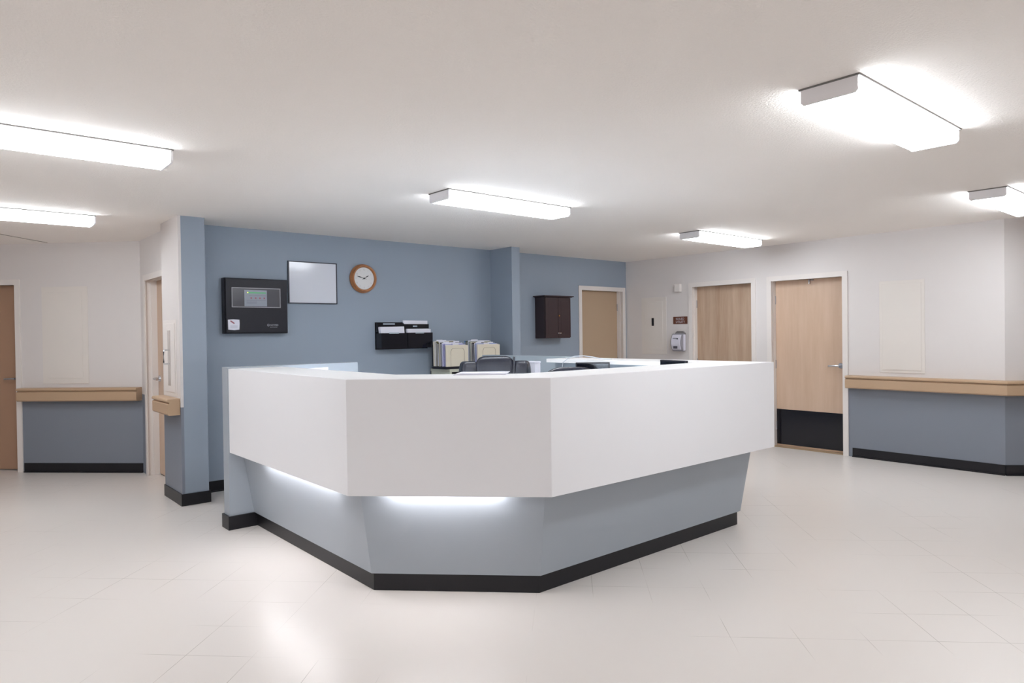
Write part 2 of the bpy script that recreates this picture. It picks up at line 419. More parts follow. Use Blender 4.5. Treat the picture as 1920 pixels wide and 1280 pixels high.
tag(obj('handrail', bm, M_rail), 'long tan vinyl handrail on the right wall turning its corner', 'handrail')
bm = BM(); sweep(bm, [(.757, S45-.757), (A45[0]-.002, A45[1]+.002)], [(-a, b) for a, b in rail_prof()])
tag(obj('handrail', bm, M_rail), 'tan vinyl handrail between the two doors at left', 'handrail')
bm = BM()
pr = [(a, b) for a, b in rail_prof()]
sweep(bm, [(1.598, 6.19), (1.598, 6.70)], pr)
tag(obj('handrail', bm, M_rail, bev=.004), 'short tan handrail stub wrapping the side of the blue column', 'handrail')

# ------------------------------------------------------------------ access panels
def access(name, m4, s0, s1, z0, z1, label, b=.035, latch=None, wide=None):
    t = thing(name, label, 'access panel', tuple(m4 @ Vector(((s0+s1)/2, 0, z0))))
    W = L(m4); W.box(s0, s1, .0006, .005, z0, z1); obj('panel_flange', W.bm, M_panel, t, bev=.0015, seg=1)
    W = L(m4); W.box(s0+b, s1-b, .0052, .0095, z0+b, z1-b); obj('panel_door', W.bm, M_panel, t, bev=.0015, seg=1)
    if latch:
        W = L(m4); W.box(latch[0]-.02, latch[0]+.02, .0098, .014, latch[1], latch[1]+.11); obj('latch', W.bm, M_blackp, t, bev=.003)
    return t
access('access_panel', mR, 2.60, 3.04, .945, 1.92, 'flush off-white panel in the wall right of the kick-plate door', b=.03)
access('access_panel', mR, 5.83, 6.26, 1.10, 1.90, 'cream wall panel with a dark latch left of the sanitizer', b=.06, latch=(6.06, 1.5))
access('access_panel', m45, s45(1.285), s45(.92), .945, 1.975, 'cream wall panel above the handrail on the far left wall', b=.06)

# ------------------------------------------------------------------ extinguisher cabinet on the column side
mC = frame_to((1.598, 0, 0), (0, 1, 0), (-1, 0, 0))
t = thing('extinguisher_cabinet', 'white cabinet with a tall glass slot on the column side above the rail', 'cabinet', (1.598, 6.46, .91))
W = L(mC); W.box(6.27, 6.68, .0006, .003, .912, 1.57); obj('cabinet_trim', W.bm, M_frame, t, bev=.002)
W = L(mC); W.box(6.31, 6.64, .0032, .008, .945, 1.54); dr = obj('cabinet_door', W.bm, M_frame, t, bev=.003)
W = L(mC); W.box(6.44, 6.52, .0082, .010, 1.0, 1.48); sub('glass_slot', W.bm, M_glass, dr)
W = L(mC); W.tube([(6.47, .009, 1.19), (6.47, .05, 1.19), (6.47, .055, 1.2), (6.47, .055, 1.3), (6.47, .05, 1.31), (6.47, .009, 1.31)], .006, 10); sub('pull_handle', W.bm, M_chrome, dr, smooth=True)

# ------------------------------------------------------------------ reception desk
XL, YF, SC = 1.663, 2.545, 4.968         # left fascia plane, front fascia plane, chamfer x+y
XE = 4.655                                # right end
YN = 5.165                                # front face of the half wall
ZF, ZT = .567, 1.182
def ring(off):
    """outline of the desk front offset inwards by off: left side, chamfer, front, right side"""
    xl, yf, xe = XL+off, YF+off, XE-off; sc = SC+off*math.sqrt(2)
    return [(xl, sc-xl), (sc-yf, yf), (xe, yf)]
def band(bm, off0, off1, z0, z1, ytop_l, ytop_r, off0b=None, off1b=None):
    def pts(a, b):
        A, B = ring(a), ring(b)
        return [(A[0][0], ytop_l)] + A + [(A[2][0], ytop_r), (B[2][0], ytop_r)] + B[::-1] + [(B[0][0], ytop_l)]
    prism(bm, pts(off0, off1), z0, z1, pts(off0 if off0b is None else off0b, off1 if off1b is None else off1b))
YW = 4.52
t = thing('reception_desk', 'large white and blue-grey angular reception desk in the middle of the floor', 'reception desk', (3.1, 3.8, 0))
bm = BM(); band(bm, 0, .022, ZF, ZT-.0005, YN-.0015, YW); obj('fascia', bm, M_lam, t, bev=.0012, seg=1)
bm = BM(); band(bm, .0225, .40, 1.15, ZT, YN-.0015, YW); obj('counter_top', bm, M_top, t)
def lean_pts(off, xe, offi): 
    A, B = ring(off), ring(offi)
    return [(A[0][0], YN-.0015)] + A[:2] + [(xe, A[2][1]), (xe, B[2][1])] + B[1::-1] + [(B[0][0], YN-.0015)]
bm = BM(); prism(bm, lean_pts(.172, 4.475, .30), .100, .62, lean_pts(.085, 4.50, .30)); obj('leaning_panel', bm, M_dpan, t)
bm = BM(); prism(bm, lean_pts(.19, 4.462, .29), .001, .0995); 
obj('toe_kick', bm, M_base, t)
bm = BM(); band(bm, .0225, .12, .585, .60, YN-.0015, 4.5); obj('soffit', bm, M_lam, t)
bm = BM(); band(bm, .17, .29, .625, 1.149, YN-.0015, YW); obj('inner_wall', bm, M_cap, t)
bm = BM(); prism(bm, [(4.36, 2.95), (4.48, 2.95), (4.48, YW), (4.36, YW)], .001, .624); obj('side_wall', bm, M_cap, t)
bm = BM(); band(bm, .3005, .86, .72, .75, YN-.002, YW); obj('worktop', bm, M_worktop, t, bev=.002, seg=1)
for p in ((2.02, 4.9), (2.02, 3.75), (3.4, 2.9), (4.2, 4.45)):
    bm = BM(); 
    if p[1] > 4 or p[0] < 2.5: box(bm, p[0], p[0]+(.44 if p[0] < 3 else .1), p[1]-.02, p[1], .001, .7195)
    else: box(bm, p[0], p[0]+.02, p[1], p[1]+.4, .001, .7195)
    obj('support_panel', bm, M_cap, t)
# tubes tucked under the overhang, at the left face and the chamfer
A = ring(.055)
bm = BM(); box(bm, A[0][0]-.02, A[0][0]+.015, 3.62, 4.72, .562, .5845); lmp = obj('under_counter_light', bm, M_under, t)
mid = Vector(((A[0][0]+A[1][0])/2, (A[0][1]+A[1][1])/2, 0))
W = L(frame_to(mid, (1, -1, 0), (1, 1, 0))); W.box(-.34, .28, -.018, .018, .562, .5845); obj('under_counter_light', W.bm, M_under, t)

# unseen fill tubes added behind the counter to brighten ceiling and back wall
A = ring(.355)
for k, (c, d, ln) in enumerate(((Vector((A[0][0], 4.35, 0)), (0, 1, 0), 1.1), (Vector(((A[0][0]+A[1][0])/2, (A[0][1]+A[1][1])/2, 0)), (1, -1, 0), .6), (Vector((3.2, A[1][1], 0)), (1, 0, 0), 1.1))):
    W = L(frame_to(c, d, (d[1], -d[0], 0))); W.box(-ln/2, ln/2, -.02, .02, 1.128, 1.1495); obj('added_fill_light', W.bm, M_stafffill, t)

# half walls that close the desk
bm = BM(); box(bm, XL-.006, 2.71, YN, 5.285, 0, 1.192); 
struct('wall_half', bm, M_dpan, 'low blue-grey half wall at the left end of the reception desk', 'wall')
bm = BM(); prism(bm, [(XL-.02, 5.30), (XL-.02, YN-.014), (1.855, YN-.014), (1.855, YN-.0005), (XL-.007, YN-.0005), (XL-.007, 5.286), (2.71, 5.286), (2.71, 5.30)], .0005, .1)
struct('baseboard_half', bm, M_base, 'black baseboard wrapping the foot of the desk half wall', 'baseboard')
bm = BM(); box(bm, 4.50, 4.62, YW+.002, 5.78, 0, 1.19)
struct('wall_half_right', bm, M_cap, 'low pale blue half wall continuing the right side of the desk', 'wall')

# ------------------------------------------------------------------ ceiling fixtures
def fixture(x0, y0, label, wd=.235, ln=1.22, first=[None], group='surface-mounted fluorescent ceiling lights'):
    if first[0] is None:
        t = thing('ceiling_light', label, 'ceiling light', (x0, y0, HC), group=group)
        z = lambda v: HC-v
        def prof(y0_, y1_, top, bot, ch): return [(y0_, top), (y0_, bot+ch), (y0_+ch, bot), (y1_-ch, bot), (y1_, bot+ch), (y1_, top)]
        bm = BM(); box(bm, x0-.002, x0+ln+.002, y0-.009, y0+wd+.009, HC-.008, HC-.0006); obj('lamp_pan', bm, M_shadow, t)
        bm = BM(); P = prof(y0+.002, y0+wd-.002, HC-.009, HC-.07, .012)
        a = [bm.verts.new((x0+.012, y, zz)) for y, zz in P]; b = [bm.verts.new((x0+ln-.012, y, zz)) for y, zz in P]; n = len(P)
        bm.faces.new(a); bm.faces.new(b[::-1])
        for i in range(n): bm.faces.new((a[i], b[i], b[(i+1) % n], a[(i+1) % n]))
        obj('lens', bm, M_glow, t)
        for xa in (x0, x0+ln-.0115):
            bm = BM(); P = prof(y0, y0+wd, HC-.006, HC-.073, .012)
            a = [bm.verts.new((xa, y, zz)) for y, zz in P]; b = [bm.verts.new((xa+.0115, y, zz)) for y, zz in P]
            bm.faces.new(a); bm.faces.new(b[::-1])
            for i in range(n): bm.faces.new((a[i], b[i], b[(i+1) % n], a[(i+1) % n]))
            obj('end_plate', bm, M_lampend, t)
        first[0] = t; return t
    s = first[0]; t = s.copy(); C.objects.link(t); t.location = (x0, y0, HC); t['label'] = label; MW[t.name] = Matrix.Translation(t.location)
    for ch in s.children:
        c = ch.copy(); c.parent = t; C.objects.link(c)
    return t
fixture(2.86, 1.195, 'largest, nearest ceiling light, at upper right')
fixture(2.795, 3.955, 'ceiling light directly above the reception desk')
fixture(5.97, 4.06, 'ceiling light in front of the two doors on the right wall')
fixture(-.19, 4.045, 'larger, nearer of the two ceiling lights at left')
fixture(-.15, 6.57, 'smaller, farther of the two ceiling lights at left')
fixture(5.99, 1.46, 'ceiling light cut off by the right edge of view')
fixture(-.95, .35, 'added fill ceiling light out of view beside the viewer on the left')  # this and the next two are unseen, added to brighten the desk front
fixture(2.8, -1.7, 'added fill ceiling light out of view behind the viewer on the right')
fixture(-3.2, 4.05, 'added fill ceiling light out of view beyond the left edge')
# ------------------------------------------------------------------ things on the blue wall
# fire alarm panel
t = thing('alarm_panel', 'black metal fire alarm panel on the blue wall beside the whiteboard', 'alarm panel', (2.36, YB, 1.445))
W = L(mB); W.box(2.06, 2.655, .0006, .075, 1.447, 1.963); obj('cabinet_body', W.bm, M_alarm, t, bev=.004)
W = L(mB); W.box(2.068, 2.647, .0755, .095, 1.455, 1.955); dr = obj('cabinet_door', W.bm, M_alarm, t, bev=.004)
W = L(mB)
for a, b, c, d in ((2.12, 2.577, 1.868, 1.875), (2.12, 2.577, 1.69, 1.697), (2.12, 2.127, 1.697, 1.868), (2.57, 2.577, 1.697, 1.868)): W.box(a, b, .0952, .100, c, d)
sub('window_trim', W.bm, M_lgrey, dr)
W = L(mB); W.box(2.1275, 2.5695, .0952, .0965, 1.6975, 1.8675); sub('window', W.bm, M_alarmwin, dr)
W = L(mB); W.box(2.236, 2.446, .0967, .099, 1.703, 1.853); sub('display', W.bm, M_alarmdisp, dr)
W = L(mB); W.box(2.262, 2.436, .0992, .100, 1.823, 1.834); sub('status_strip', W.bm, M_green, dr)
W = L(mB); W.cyl((2.266, .0992, 1.829), (2.266, .1008, 1.829), .005, n=12); sub('status_lamp', W.bm, M_yell, dr)
for k in range(4):
    W = L(mB); x = 2.298+k*.041; W.box(x-.007, x+.007, .0992, .1002, 1.772, 1.785); sub('button', W.bm, M_red, dr)
W = L(mB)
for zz in (1.80, 1.757, 1.747, 1.737, 1.727): W.box(2.255 if zz < 1.79 else 2.275, 2.35 if zz < 1.75 else 2.436, .0992, .0996, zz, zz+.003)
sub('printed_lines', W.bm, M_grey, dr)
W = L(mB); W.poly([(2.084, 1.576), (2.13, 1.579), (2.187, 1.576), (2.189, 1.54), (2.186, 1.484), (2.14, 1.480), (2.086, 1.484)], .0952, .0962)
st = sub('notice_sticker', W.bm, M_paper, dr, label='white notice sticker with a red mark')
W = L(mB); W.poly([(2.105, 1.566), (2.11, 1.570), (2.143, 1.547), (2.143, 1.538), (2.138, 1.536), (2.105, 1.558)], .0963, .0968); bm = W.bm
obj('red_mark', bm, M_red, dr)
W = L(mB)
for zz in (1.522, 1.514, 1.506, 1.498): W.box(2.105, 2.17, .0963, .0966, zz, zz+.003)
obj('small_print', W.bm, mat('pale_print', (196, 196, 208), .6), dr)
fb = lambda x, z, d: basis(Vector((x, YB-d, z)), (1, 0, 0), (0, 0, 1), (0, -1, 0))
bm = text_bm('NOTIFIER', .019, fb(2.473, 1.519, .0957), .0004)
b2 = text_bm('by Honeywell', .0125, fb(2.474, 1.503, .0957), .0004)
me = bpy.data.meshes.new('x'); b2.to_mesh(me); b2.free(); bm.from_mesh(me); bpy.data.meshes.remove(me)
W = L(mB)
for k in range(24):
    a0, a1 = 2*PI*k/24, 2*PI*(k+1)/24; cx, cz = 2.457, 1.525
    W.poly([(cx+r*math.cos(a), cz+r*math.sin(a)) for r, a in ((.011, a0), (.0085, a0), (.0085, a1), (.011, a1))], .0953, .0963)
W.box(2.4505, 2.4635, .0953, .0963, 1.5235, 1.5265)
me = bpy.data.meshes.new('x'); W.bm.to_mesh(me); W.bm.free(); bm.from_mesh(me); bpy.data.meshes.remove(me)
obj('maker_lettering', bm, mat('pale_lettering', (170, 170, 180), .5), dr)
# whiteboard
t = thing('whiteboard', 'blank white board in a thin dark frame beside the clock', 'whiteboard', (2.95, YB, 1.74))
W = L(mB); W.box(2.70, 3.20, .001, .014, 1.748, 2.152); obj('board', W.bm, M_wb, t)
W = L(mB)
for a, b, c, d in ((2.69, 3.207, 2.1505, 2.159), (2.69, 3.207, 1.741, 1.7495), (2.69, 2.701, 1.7495, 2.1505), (3.198, 3.207, 1.7495, 2.1505)): W.box(a, b, .0006, .02, c, d)
obj('board_frame', W.bm, M_wframe, t)
# clock
CX, CZ = 3.505, 2.017
t = thing('wall_clock', 'round oak wall clock with a white face', 'clock', (CX, YB, CZ-.155))
mclk = basis(Vector((CX, YB, CZ)), (1, 0, 0), (0, 0, 1), (0, -1, 0)) 
bm = BM(); lathe(bm, [(.0, .001), (.148, .001), (.152, .006), (.152, .022), (.146, .030), (.142, .034), (.145, .040), (.143, .052), (.136, .060), (.126, .060), (.119, .052), (.117, .044), (.117, .036), (0, .036)], 40, mclk)
obj('clock_case', bm, M_oak, t, smooth=True)
bm = BM(); lathe(bm, [(.0, .0365), (.1165, .0365), (.1165, .039), (0, .039)], 40, mclk); obj('clock_face', bm, M_face, t)
def hand(ang, l0, l1, w, d):
    bm = BM(); a = math.radians(90-ang); c, s = math.cos(a), math.sin(a)
    P = [(-l0, w*.3), (l1*.35, w*.35), (l1*.7, w), (l1, w*.15), (l1, -w*.15), (l1*.7, -w), (l1*.35, -w*.35), (-l0, -w*.3)]
    A_ = [bm.verts.new(mclk @ Vector((x*c-y*s, x*s+y*c, d))) for x, y in P]; B_ = [bm.verts.new(mclk @ Vector((x*c-y*s, x*s+y*c, d+.0012))) for x, y in P]
    bm.faces.new(A_); bm.faces.new(B_[::-1])
    for i in range(8): bm.faces.new((A_[i], B_[i], B_[(i+1) % 8], A_[(i+1) % 8]))
    return bm
obj('hour_hand', hand(58, .022, .062, .006, .0415), M_ink, t); obj('minute_hand', hand(286, .026, .088, .006, .0435), M_ink, t)
bm = BM(); cyl(bm, mclk @ Vector((0, 0, .039)), mclk @ Vector((0, 0, .047)), .009, n=16); obj('hand_pin', bm, M_ink, t)
for k in range(1, 13):
    a = math.radians(90-30*k); tx = str(k)
    obj('numeral', text_bm(tx, .024, mclk @ Matrix.Translation((.094*math.cos(a)-.0065*len(tx), .094*math.sin(a)-.0085, .0395)), .0003), M_faint, t)

# wall file with four pockets
t = thing('wall_file', 'black acrylic wall file with four pockets under the clock', 'wall file', (3.98, YB, 1.26))
W = L(mB); W.box(3.645, 4.31, .0006, .008, 1.262, 1.555); obj('backplate', W.bm, M_black2, t)
def pocket(s0, s1, z0, z1, d, nm):
    W = L(mB); g = .005
    W.box(s0, s1, d, d+.004, z0, z1)                    # front
    W.box(s0, s1, .0085, d-.0002, z0, z0+g)              # bottom
    W.box(s0, s0+.004, .0085, d-.0002, z0+g+.0002, z1); W.box(s1-.004, s1, .0085, d-.0002, z0+g+.0002, z1)
    return obj(nm, W.bm, M_black2, t)
pocket(3.65, 3.972, 1.273, 1.437, .125, 'pocket'); pocket(3.978, 4.30, 1.273, 1.44, .125, 'pocket')
pocket(3.65, 3.972, 1.45, 1.545, .05, 'pocket'); pocket(3.978, 4.30, 1.45, 1.535, .05, 'pocket')
for a, b, z, d in ((3.745, 3.865, 1.43, .1292), (4.075, 4.185, 1.43, .1292), (3.715, 3.86, 1.53, .0542), (4.09, 4.145, 1.505, .0542)):
    W = L(mB); W.box(a, b, d, d+.001, z, z+.014); obj('index_tab', W.bm, M_cap, t)
def papers(s0, s1, z0, z1, d0, label, tilt=0, n=5):
    W = L(mB)
    for k in range(n):
        j = random.uniform(-.006, .006); d = d0+k*.009
        P = [(s0+j, z0), (s1+j, z0), (s1+j-tilt*.03, z1+random.uniform(-.008, 0)+tilt*.01), (s0+j-tilt*.05, z1-random.uniform(0, .006))]
        W.poly(P, d, d+.005)
    tag(obj('paper_stack', W.bm, M_paper), label, 'papers', 'paper stacks in the wall file')
papers(3.675, 3.960, 1.285, 1.505, .066, 'leaning white papers in the lower left wall file pocket', tilt=.5)
papers(3.99, 4.285, 1.285, 1.485, .066, 'white papers in the lower right wall file pocket')
papers(3.985, 4.292, 1.46, 1.578, .012, 'white papers sticking out of the upper right wall file pocket', n=3)

# brown wall cabinet
t = thing('wall_cabinet', 'espresso brown two-door wooden cabinet hung on the blue wall', 'cabinet', (6.2, YB, 1.345))
W = L(mB); W.box(5.975, 6.435, .0006, .178, 1.35, 1.878); obj('cabinet_body', W.bm, M_espresso, t, bev=.002)
W = L(mB); W.box(5.955, 6.455, .0006, .205, 1.8785, 1.886); W.box(5.94, 6.47, .0006, .222, 1.8862, 1.898); obj('crown', W.bm, M_espresso, t, bev=.002)
for a, b, kx in ((5.98, 6.203, 6.19), (6.207, 6.43, 6.225)):
    W = L(mB); W.box(a, b, .1785, .196, 1.356, 1.872); W.box(a+.045, b-.045, .196, .1985, 1.40, 1.83)
    dr = obj('cabinet_door', W.bm, M_espresso, t, bev=.002)
    W = L(mB); W.cyl((kx, .196, 1.415), (kx, .212, 1.415), .006, n=12); W.cyl((kx, .21, 1.415), (kx, .222, 1.415), .014, .009, 18); sub('knob', W.bm, M_steel, dr, smooth=True)
    if a > 6.1:
        W = L(mB); W.cyl((kx-.008, .196, 1.64), (kx-.008, .203, 1.64), .011, n=16); sub('lock', W.bm, M_brass, dr)

# ------------------------------------------------------------------ things on the right wall
t = thing('door_chime', 'small white sensor box high on the wall near the door corner', 'sensor', (XR, 5.6, 1.95))
W = L(mR); W.box(5.575, 5.665, .0006, .045, 1.952, 2.06); obj('housing', W.bm, M_frame, t, bev=.005)
W = L(mR); W.box(5.58, 5.66, .0455, .048, 1.957, 2.055); obj('cover', W.bm, M_frame, t, bev=.001)
t = thing('door_sign', 'small brown room sign above the hand sanitizer dispenser', 'sign', (XR, 5.6, 1.515))
W = L(mR); W.box(5.486, 5.716, .0006, .006, 1.517, 1.617); obj('sign_plate', W.bm, M_signw, t, bev=.001, seg=1)
fr = lambda y, z, d: basis(Vector((XR-d, y, z)), (0, -1, 0), (0, 0, 1), (-1, 0, 0))
b1 = text_bm('SOILED', .042, fr(5.672, 1.573, .0065), .0005); b2 = text_bm('UTILITY', .042, fr(5.672, 1.532, .0065), .0005)
me = bpy.data.meshes.new('x'); b2.to_mesh(me); b2.free(); b1.from_mesh(me); bpy.data.meshes.remove(me)
obj('sign_lettering', b1, M_signt, t)
mRd = frame_to((XR, -.03, 0), (0, 1, 0), (-1, 0, 0))
t = thing('hand_sanitizer_dispenser', 'grey and white hand sanitizer dispenser on the wall beside the door', 'dispenser', (XR, 5.62, 1.14))
W = L(mRd); W.poly([(5.545, 1.17), (5.70, 1.17), (5.70, 1.395), (5.67, 1.42), (5.575, 1.42), (5.545, 1.395)], .0006, .03); obj('backplate', W.bm, mat('dispenser_back', (132, 128, 128), .5), t, bev=.003)
bm = BM()
# bowed body: depth profile over height
zs = [1.145, 1.16, 1.2, 1.27, 1.34, 1.375, 1.388]; dd = [.075, .095, .108, .115, .108, .095, .07]
def bow(s0, s1, d_off, z_lo, z_hi, back):
    b = BM(); ringsA = []; K = 10
    for s in (s0, s1):
        rg = []
        for k in range(K+1):
            z = z_lo+(z_hi-z_lo)*k/K; u = (z-1.145)/(1.388-1.145); d = .075+.045*math.sin(PI*min(1, max(0, u)))+d_off
            rg.append(b.verts.new(mRd @ Vector((s, d, z))))
        rg += [b.verts.new(mRd @ Vector((s, back, z_hi))), b.verts.new(mRd @ Vector((s, back, z_lo)))]
        ringsA.append(rg)
    a, c = ringsA; n = len(a); b.faces.new(a); b.faces.new(c[::-1])
    for i in range(n): b.faces.new((a[i], c[i], c[(i+1) % n], a[(i+1) % n]))
    return b
bm.free()
obj('dispenser_body', bow(5.535, 5.712, 0, 1.147, 1.386, .0305), M_dgrey, t, bev=.008)
obj('front_cover', bow(5.555, 5.70, .006, 1.17, 1.372, .06), M_dwhite, t, bev=.005)
W = L(mRd); W.box(5.524, 5.5345, .035, .078, 1.16, 1.375); obj('side_panel', W.bm, M_dwhite, t, bev=.002)
W = L(mRd); W.box(5.60, 5.665, .118, .1215, 1.185, 1.218); obj('level_window', W.bm, M_ddark, t)
W = L(mRd); W.cyl((5.595, .122, 1.318), (5.595, .128, 1.318), .010, n=14); W.box(5.60, 5.67, .1215, .1255, 1.322, 1.329); obj('lock', W.bm, M_ddark, t)

# ------------------------------------------------------------------ filing cabinets with folder racks
t = thing('shelf_unit', 'beige open shelf unit against the blue wall under the folder racks', 'shelf unit', (4.73, 6.35, 0))
UX0, UX1, UY0, UY1, UT = 4.345, 5.15, 6.165, 6.54, 1.031
for xa in (UX0, UX1-.03):
    bm = BM(); box(bm, xa, xa+.03, UY0, UY1-.0105, .001, UT-.0305); obj('side_panel', bm, M_beige, t, bev=.002)
bm = BM(); box(bm, UX0-.002, UX1+.002, UY0-.004, UY1, UT-.03, UT); obj('top', bm, M_beige, t, bev=.003)
bm = BM(); box(bm, UX0, UX1, UY1-.01, UY1, .001, UT-.0305); obj('back_panel', bm, M_blackp, t)
for z in (.06, .38, .70):
    bm = BM(); box(bm, UX0+.0302, UX1-.0302, UY0+.004, UY1-.0107, z, z+.022); obj('shelf', bm, M_beige, t)
def rack(x0, x1, y0, y1, z0, label):
    """shelf with upright dividers; the folders stand between them and the bookend plate in front"""
    t = thing('folder_rack', label, 'folder rack', ((x0+x1)/2, (y0+y1)/2, z0))
    bm = BM(); box(bm, x0, x1+.02, y0+.012, y1, z0+.0005, z0+.028); obj('rack_base', bm, M_blackp, t)
    bm = BM(); box(bm, x0, x1, y1-.006, y1-.001, z0+.0285, z0+.27); obj('back_plate', bm, M_blackp, t)
    bm = BM(); box(bm, x0, x1, y0, y0+.0035, z0+.0285, z0+.262); bp = obj('bookend_plate', bm, M_bookend, t, bev=.001, seg=1)
    cx = (x0+x1)/2+.005; hw = .092; zt = z0+.228
    pts = [(cx-hw, y0-.0015, z0+.03), (cx-hw, y0-.0015, zt-.045)] + [(cx-hw+.03*(1-math.cos(a)), y0-.0015, zt-.045+.045*math.sin(a)) for a in [PI/2*k/6 for k in range(1, 7)]]
    pts += [(2*cx-p[0], p[1], p[2]) for p in pts[::-1]]
    bm = BM(); tube(bm, pts, .0016, 6); sub('arch_cutout', bm, mat('cutout_edge', (140, 132, 118), .6), bp)
    return t
def folder(x0, x1, y, z0, h, m, th, lean, label, tab=None, grp=None, paperm=None):
    t = bpy.data.objects.new('file_folder', None); C.objects.link(t); t.location = ((x0+x1)/2, y, z0); MW[t.name] = Matrix.Translation(t.location)
    t['label'] = label; t['category'] = 'folder'; t['group'] = grp
    def slab(ya, yb, xa, xb, za, zb):
        b = BM(); v = box(b, xa, xb, ya, yb, za, zb)
        for q_ in v: q_.co.y += (q_.co.z-z0)*lean
        return b
    obj('cover', slab(y, y+.002, x0, x1, z0, z0+h), m, t)
    obj('sheets', slab(y+.0022, y+th-.0022, x0+.004, x1-.006, z0+.003, z0+h-.006), M_paper, t)
    obj('cover', slab(y+th-.002, y+th, x0, x1, z0, z0+h+.006), m, t)
    if tab: obj('tab', slab(y+th-.002, y+th, x0+tab, x0+tab+.08, z0+h+.0062, z0+h+.022), M_paper, t)
names = {id(M_olive): 'olive', id(M_cardw): 'cream', id(M_violet): 'violet', id(M_lav): 'lavender', id(M_dfold): 'charcoal', id(M_bfold): 'blue', id(M_gfold): 'green', id(M_paper): 'white'}
Z1 = 1.031
rack(4.302, 4.605, 6.17, 6.44, Z1+.0005, 'left folder rack with a beige arched bookend in front')
seq = [(M_cardw, .022), (M_lav, .02), (M_violet, .026), (M_lav, .03), (M_paper, .022), (M_dfold, .04), (M_cardw, .02), (M_olive, .05), (M_olive, .03), (M_cardw, .03), (M_paper, .028), (M_cardw, .022)]
desc = ['foremost', 'second from the front', 'third from the front', 'fourth from the front', 'fifth from the front', 'sixth from the front', 'seventh from the front', 'eighth from the front', 'ninth from the front', 'third from the back', 'second from the back', 'rearmost']
def fill(seq, xa, xb, side):
    tot = sum(th for _, th in seq); y = 6.177; sc = (.248-.004*len(seq))/tot
    for k, (m_, th) in enumerate(seq):
        u = k/11; th *= sc
        folder(xa+.010*random.random(), xb+random.uniform(-.022, .0), y, Z1+.0295, .232+.060*u*random.uniform(.6, 1), m_, max(th, .008), .015, f'{names[id(m_)]} folder, {desc[k]} in the {side} rack', tab=random.choice([.02, .1, .18, None]), grp=f'folders in the {side} rack'); y += th+.004
fill(seq, 4.304, 4.603, 'left')
rack(4.738, 5.065, 6.17, 6.44, Z1+.0005, 'right folder rack with a beige arched bookend in front')
seq = [(M_cardw, .02), (M_lav, .018), (M_bfold, .022), (M_paper, .02), (M_dfold, .03), (M_dfold, .03), (M_cardw, .03), (M_gfold, .03), (M_paper, .03), (M_gfold, .028), (M_olive, .03), (M_bfold, .028)]
fill(seq, 4.740, 5.063, 'right')

# ------------------------------------------------------------------ chairs
def star_base(t, m_, r=.30):
    bm = BM(); cyl(bm, (0, 0, .12), (0, 0, .40), .024, n=20); cyl(bm, (0, 0, .07), (0, 0, .135), .045, .038, 20); obj_l('gas_lift', bm, M_chrome, t, smooth=True)
    bm = BM()
    for k in range(5):
        a = 2*PI*k/5+.3; d = Vector((math.cos(a), math.sin(a), 0)); tube(bm, [d*.03+Vector((0, 0, .105)), d*.15+Vector((0, 0, .1)), d*r+Vector((0, 0, .078))], .02, 10)
    obj_l('star_base', bm, m_, t, smooth=True)
    for k in range(5):
        a = 2*PI*k/5+.3; d = Vector((math.cos(a), math.sin(a), 0)); s = Vector((-d.y, d.x, 0)); p = d*r+Vector((0, 0, .031))
        bm = BM(); cyl(bm, p-s*.026, p-s*.006, .03, n=18); cyl(bm, p+s*.006, p+s*.026, .03, n=18); cyl(bm, p+Vector((0, 0, .012)), p+Vector((0, 0, .05)), .008, n=10); obj_l('caster', bm, M_blackp, t, smooth=True)
def obj_l(name, bm, m_, t, **k):
    bm.transform(MW[t.name]); return obj(name, bm, m_, t, **k)
def cushion(w, d, h, c, curve=0, e=.35):
    """superellipsoid pad of size w,d,h centred at c"""
    bm = BM(); bmesh.ops.create_uvsphere(bm, u_segments=32, v_segments=20, radius=1)
    def se(v, e): return math.copysign(abs(v)**e, v)
    for v in bm.verts:
        x, y, z = v.co; th = math.atan2(y, x); ph = math.asin(max(-1, min(1, z)))
        e1 = e; e2 = e
        X = se(math.cos(ph), e1)*se(math.cos(th), e2); Y = se(math.cos(ph), e1)*se(math.sin(th), e2); Z = se(math.sin(ph), e1)
        v.co = Vector((X*w/2, Y*d/2 + curve*(X*X), Z*h/2)) + Vector(c)
    return bm
def exec_chair(loc, rz):
    # local +y is the direction the sitter looks; backrest is at -y
    t = thing('executive_chair', 'black leather executive chair behind the counter, padded high back', 'office chair', loc, rz)
    star_base(t, M_blackp)
    obj_l('seat', cushion(.52, .52, .13, (0, .08, .47)), M_leather, t, smooth=True)
    bm = BM(); box(bm, -.14, .14, -.12, .16, .385, .41); obj_l('seat_plate', bm, M_blackp, t)
    # back: centre pad with two wings, wrapping slightly forward
    TZ = 1.226
    c = cushion(.345, .14, .66, (0, -.23, TZ-.33)); bk = obj_l('backrest', c, M_leather, t, smooth=True)
    for s in (-1, 1):
        b = cushion(.155, .13, .60, (0, 0, 0)); b.transform(Matrix.Translation((s*.221, -.205, TZ-.34)) @ Matrix.Rotation(s*.35, 4, 'Z')); obj_l('back_wing', b, M_leather, t, smooth=True)
    for s in (-1,):
        b = BM(); box(b, s*.163-.008, s*.163+.008, -.295, -.15, TZ-.62, TZ-.010); obj_l('seam_strap', b, M_blackp, t, bev=.006)
    for s in (-1, 1):
        b = BM(); tube(b, [(s*.25, -.2, .62), (s*.31, -.12, .68), (s*.31, .1, .69), (s*.30, .2, .66), (s*.28, .2, .50), (s*.2, .12, .42)], .02, 12); obj_l('armrest', b, M_blackp, t, smooth=True)
    return t
def face_cam(x, y): return math.atan2(-y, -x) - PI/2
exec_chair((3.50, 4.33, 0), face_cam(3.5, 4.33))
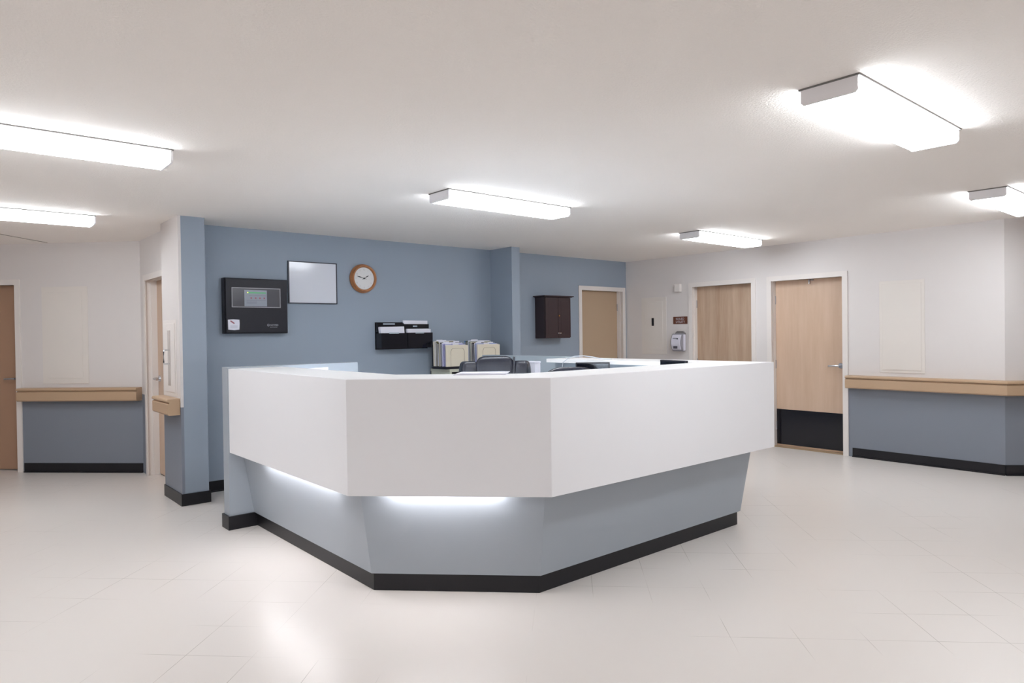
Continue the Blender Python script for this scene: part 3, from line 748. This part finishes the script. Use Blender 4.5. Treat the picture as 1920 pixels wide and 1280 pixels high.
t = thing('task_chair', 'lower black office chair right of the padded leather one', 'office chair', (3.44, 3.40, 0), face_cam(3.5, 3.5))
star_base(t, M_blackp, .27)
obj_l('seat', cushion(.46, .46, .10, (0, .02, .46)), M_leather, t, smooth=True)
bm = BM(); box(bm, -.12, .12, -.12, .12, .385, .41); obj_l('seat_plate', bm, M_blackp, t)
bm = cushion(.45, .10, .44, (0, -.2, .943), e=.62)
obj_l('backrest', bm, M_leather, t, smooth=True)
bm = BM(); tube(bm, [(0, -.1, .40), (0, -.24, .42), (0, -.265, .55), (0, -.25, .8)], .022, 10); obj_l('back_bracket', bm, M_blackp, t, smooth=True)

# ------------------------------------------------------------------ desk clutter
def monitor(name, loc, rz, w_, h_, ztop, label):
    zb = .7505
    t = thing(name, label, 'monitor', loc, rz)
    def o(nm, b, m_, **k): return obj_l(nm, b, m_, t, **k)
    b = BM(); box(b, -w_/2, w_/2, -.015, .012, ztop-h_, ztop); o('monitor_shell', b, M_blackp, bev=.004)
    b = BM(); box(b, -w_/2+.012, w_/2-.012, .0122, .0135, ztop-h_+.012, ztop-.012); o('screen', b, M_screen)
    b = BM(); box(b, -.025, .025, -.032, -.0155, zb+.012, ztop-h_*.5); o('stand_neck', b, M_blackp, bev=.003)
    b = BM(); box(b, -.10, .10, -.09, .06, zb, zb+.011); o('stand_foot', b, M_blackp, bev=.004)
    return t
monitor('monitor', (4.08, 3.79, 0), face_cam(4.08, 3.79), .275, .34, 1.172, 'small black monitor behind the low chair, seen square-on')
monitor('monitor', (4.19, 3.08, 0), PI/2-.19, .27, .34, 1.200, 'small black monitor at the right counter seen edge-on')
# cable arch
bm = BM(); P = [(4.10, 4.19, .751)]
px = [(4.10, 4.19, .85), (4.12, 4.2, 1.06), (4.13, 4.18, 1.16), (4.15, 4.14, 1.196), (4.18, 4.08, 1.213), (4.22, 4.02, 1.216), (4.26, 3.95, 1.206), (4.30, 3.88, 1.19), (4.34, 3.82, 1.184)]
tube(bm, P+px, .004, 8)
tag(obj('cable', bm, M_cable, smooth=True), 'pale grey cable arching up over the right counter', 'cable')
# white upright box on the right worktop
t = thing('storage_box', 'white upright box behind the leather chair by the half wall', 'box', (4.02, 4.44, .75))
bm = BM(); box(bm, 3.99, 4.05, 4.38, 4.50, .7515, 1.155); obj('box_body', bm, M_paper, t, bev=.002)
bm = BM(); box(bm, 3.987, 4.053, 4.377, 4.503, 1.1552, 1.169); obj('box_lid', bm, M_paper, t, bev=.002)
# notice on the half wall
bm = BM(); A_ = [(2.215, 1.10), (2.445, 1.10), (2.445, 1.163), (2.215, 1.158)]
a = [bm.verts.new((x, YN-.0012, z)) for x, z in A_]; b = [bm.verts.new((x, YN-.0035, z)) for x, z in A_]
bm.faces.new(a); bm.faces.new(b[::-1])
for i in range(4): bm.faces.new((a[i], b[i], b[(i+1) % 4], a[(i+1) % 4]))
tag(obj('notice_sheet', bm, M_paper), 'white sheet fixed to the low half wall behind the counter', 'sheet')
# papers on the counter
W = L(frame_to((2.40, 3.10, 0), (1, -.95, 0), (1, 1, 0)))
for k in range(4): W.box(-.14+.004*k, .15+.003*k, -.11+.004*k, .10, ZT+.0006+k*.0022, ZT+.0024+k*.0022)
tag(obj('paper_stack', W.bm, M_paper), 'thin stack of white papers lying on the front counter', 'papers')
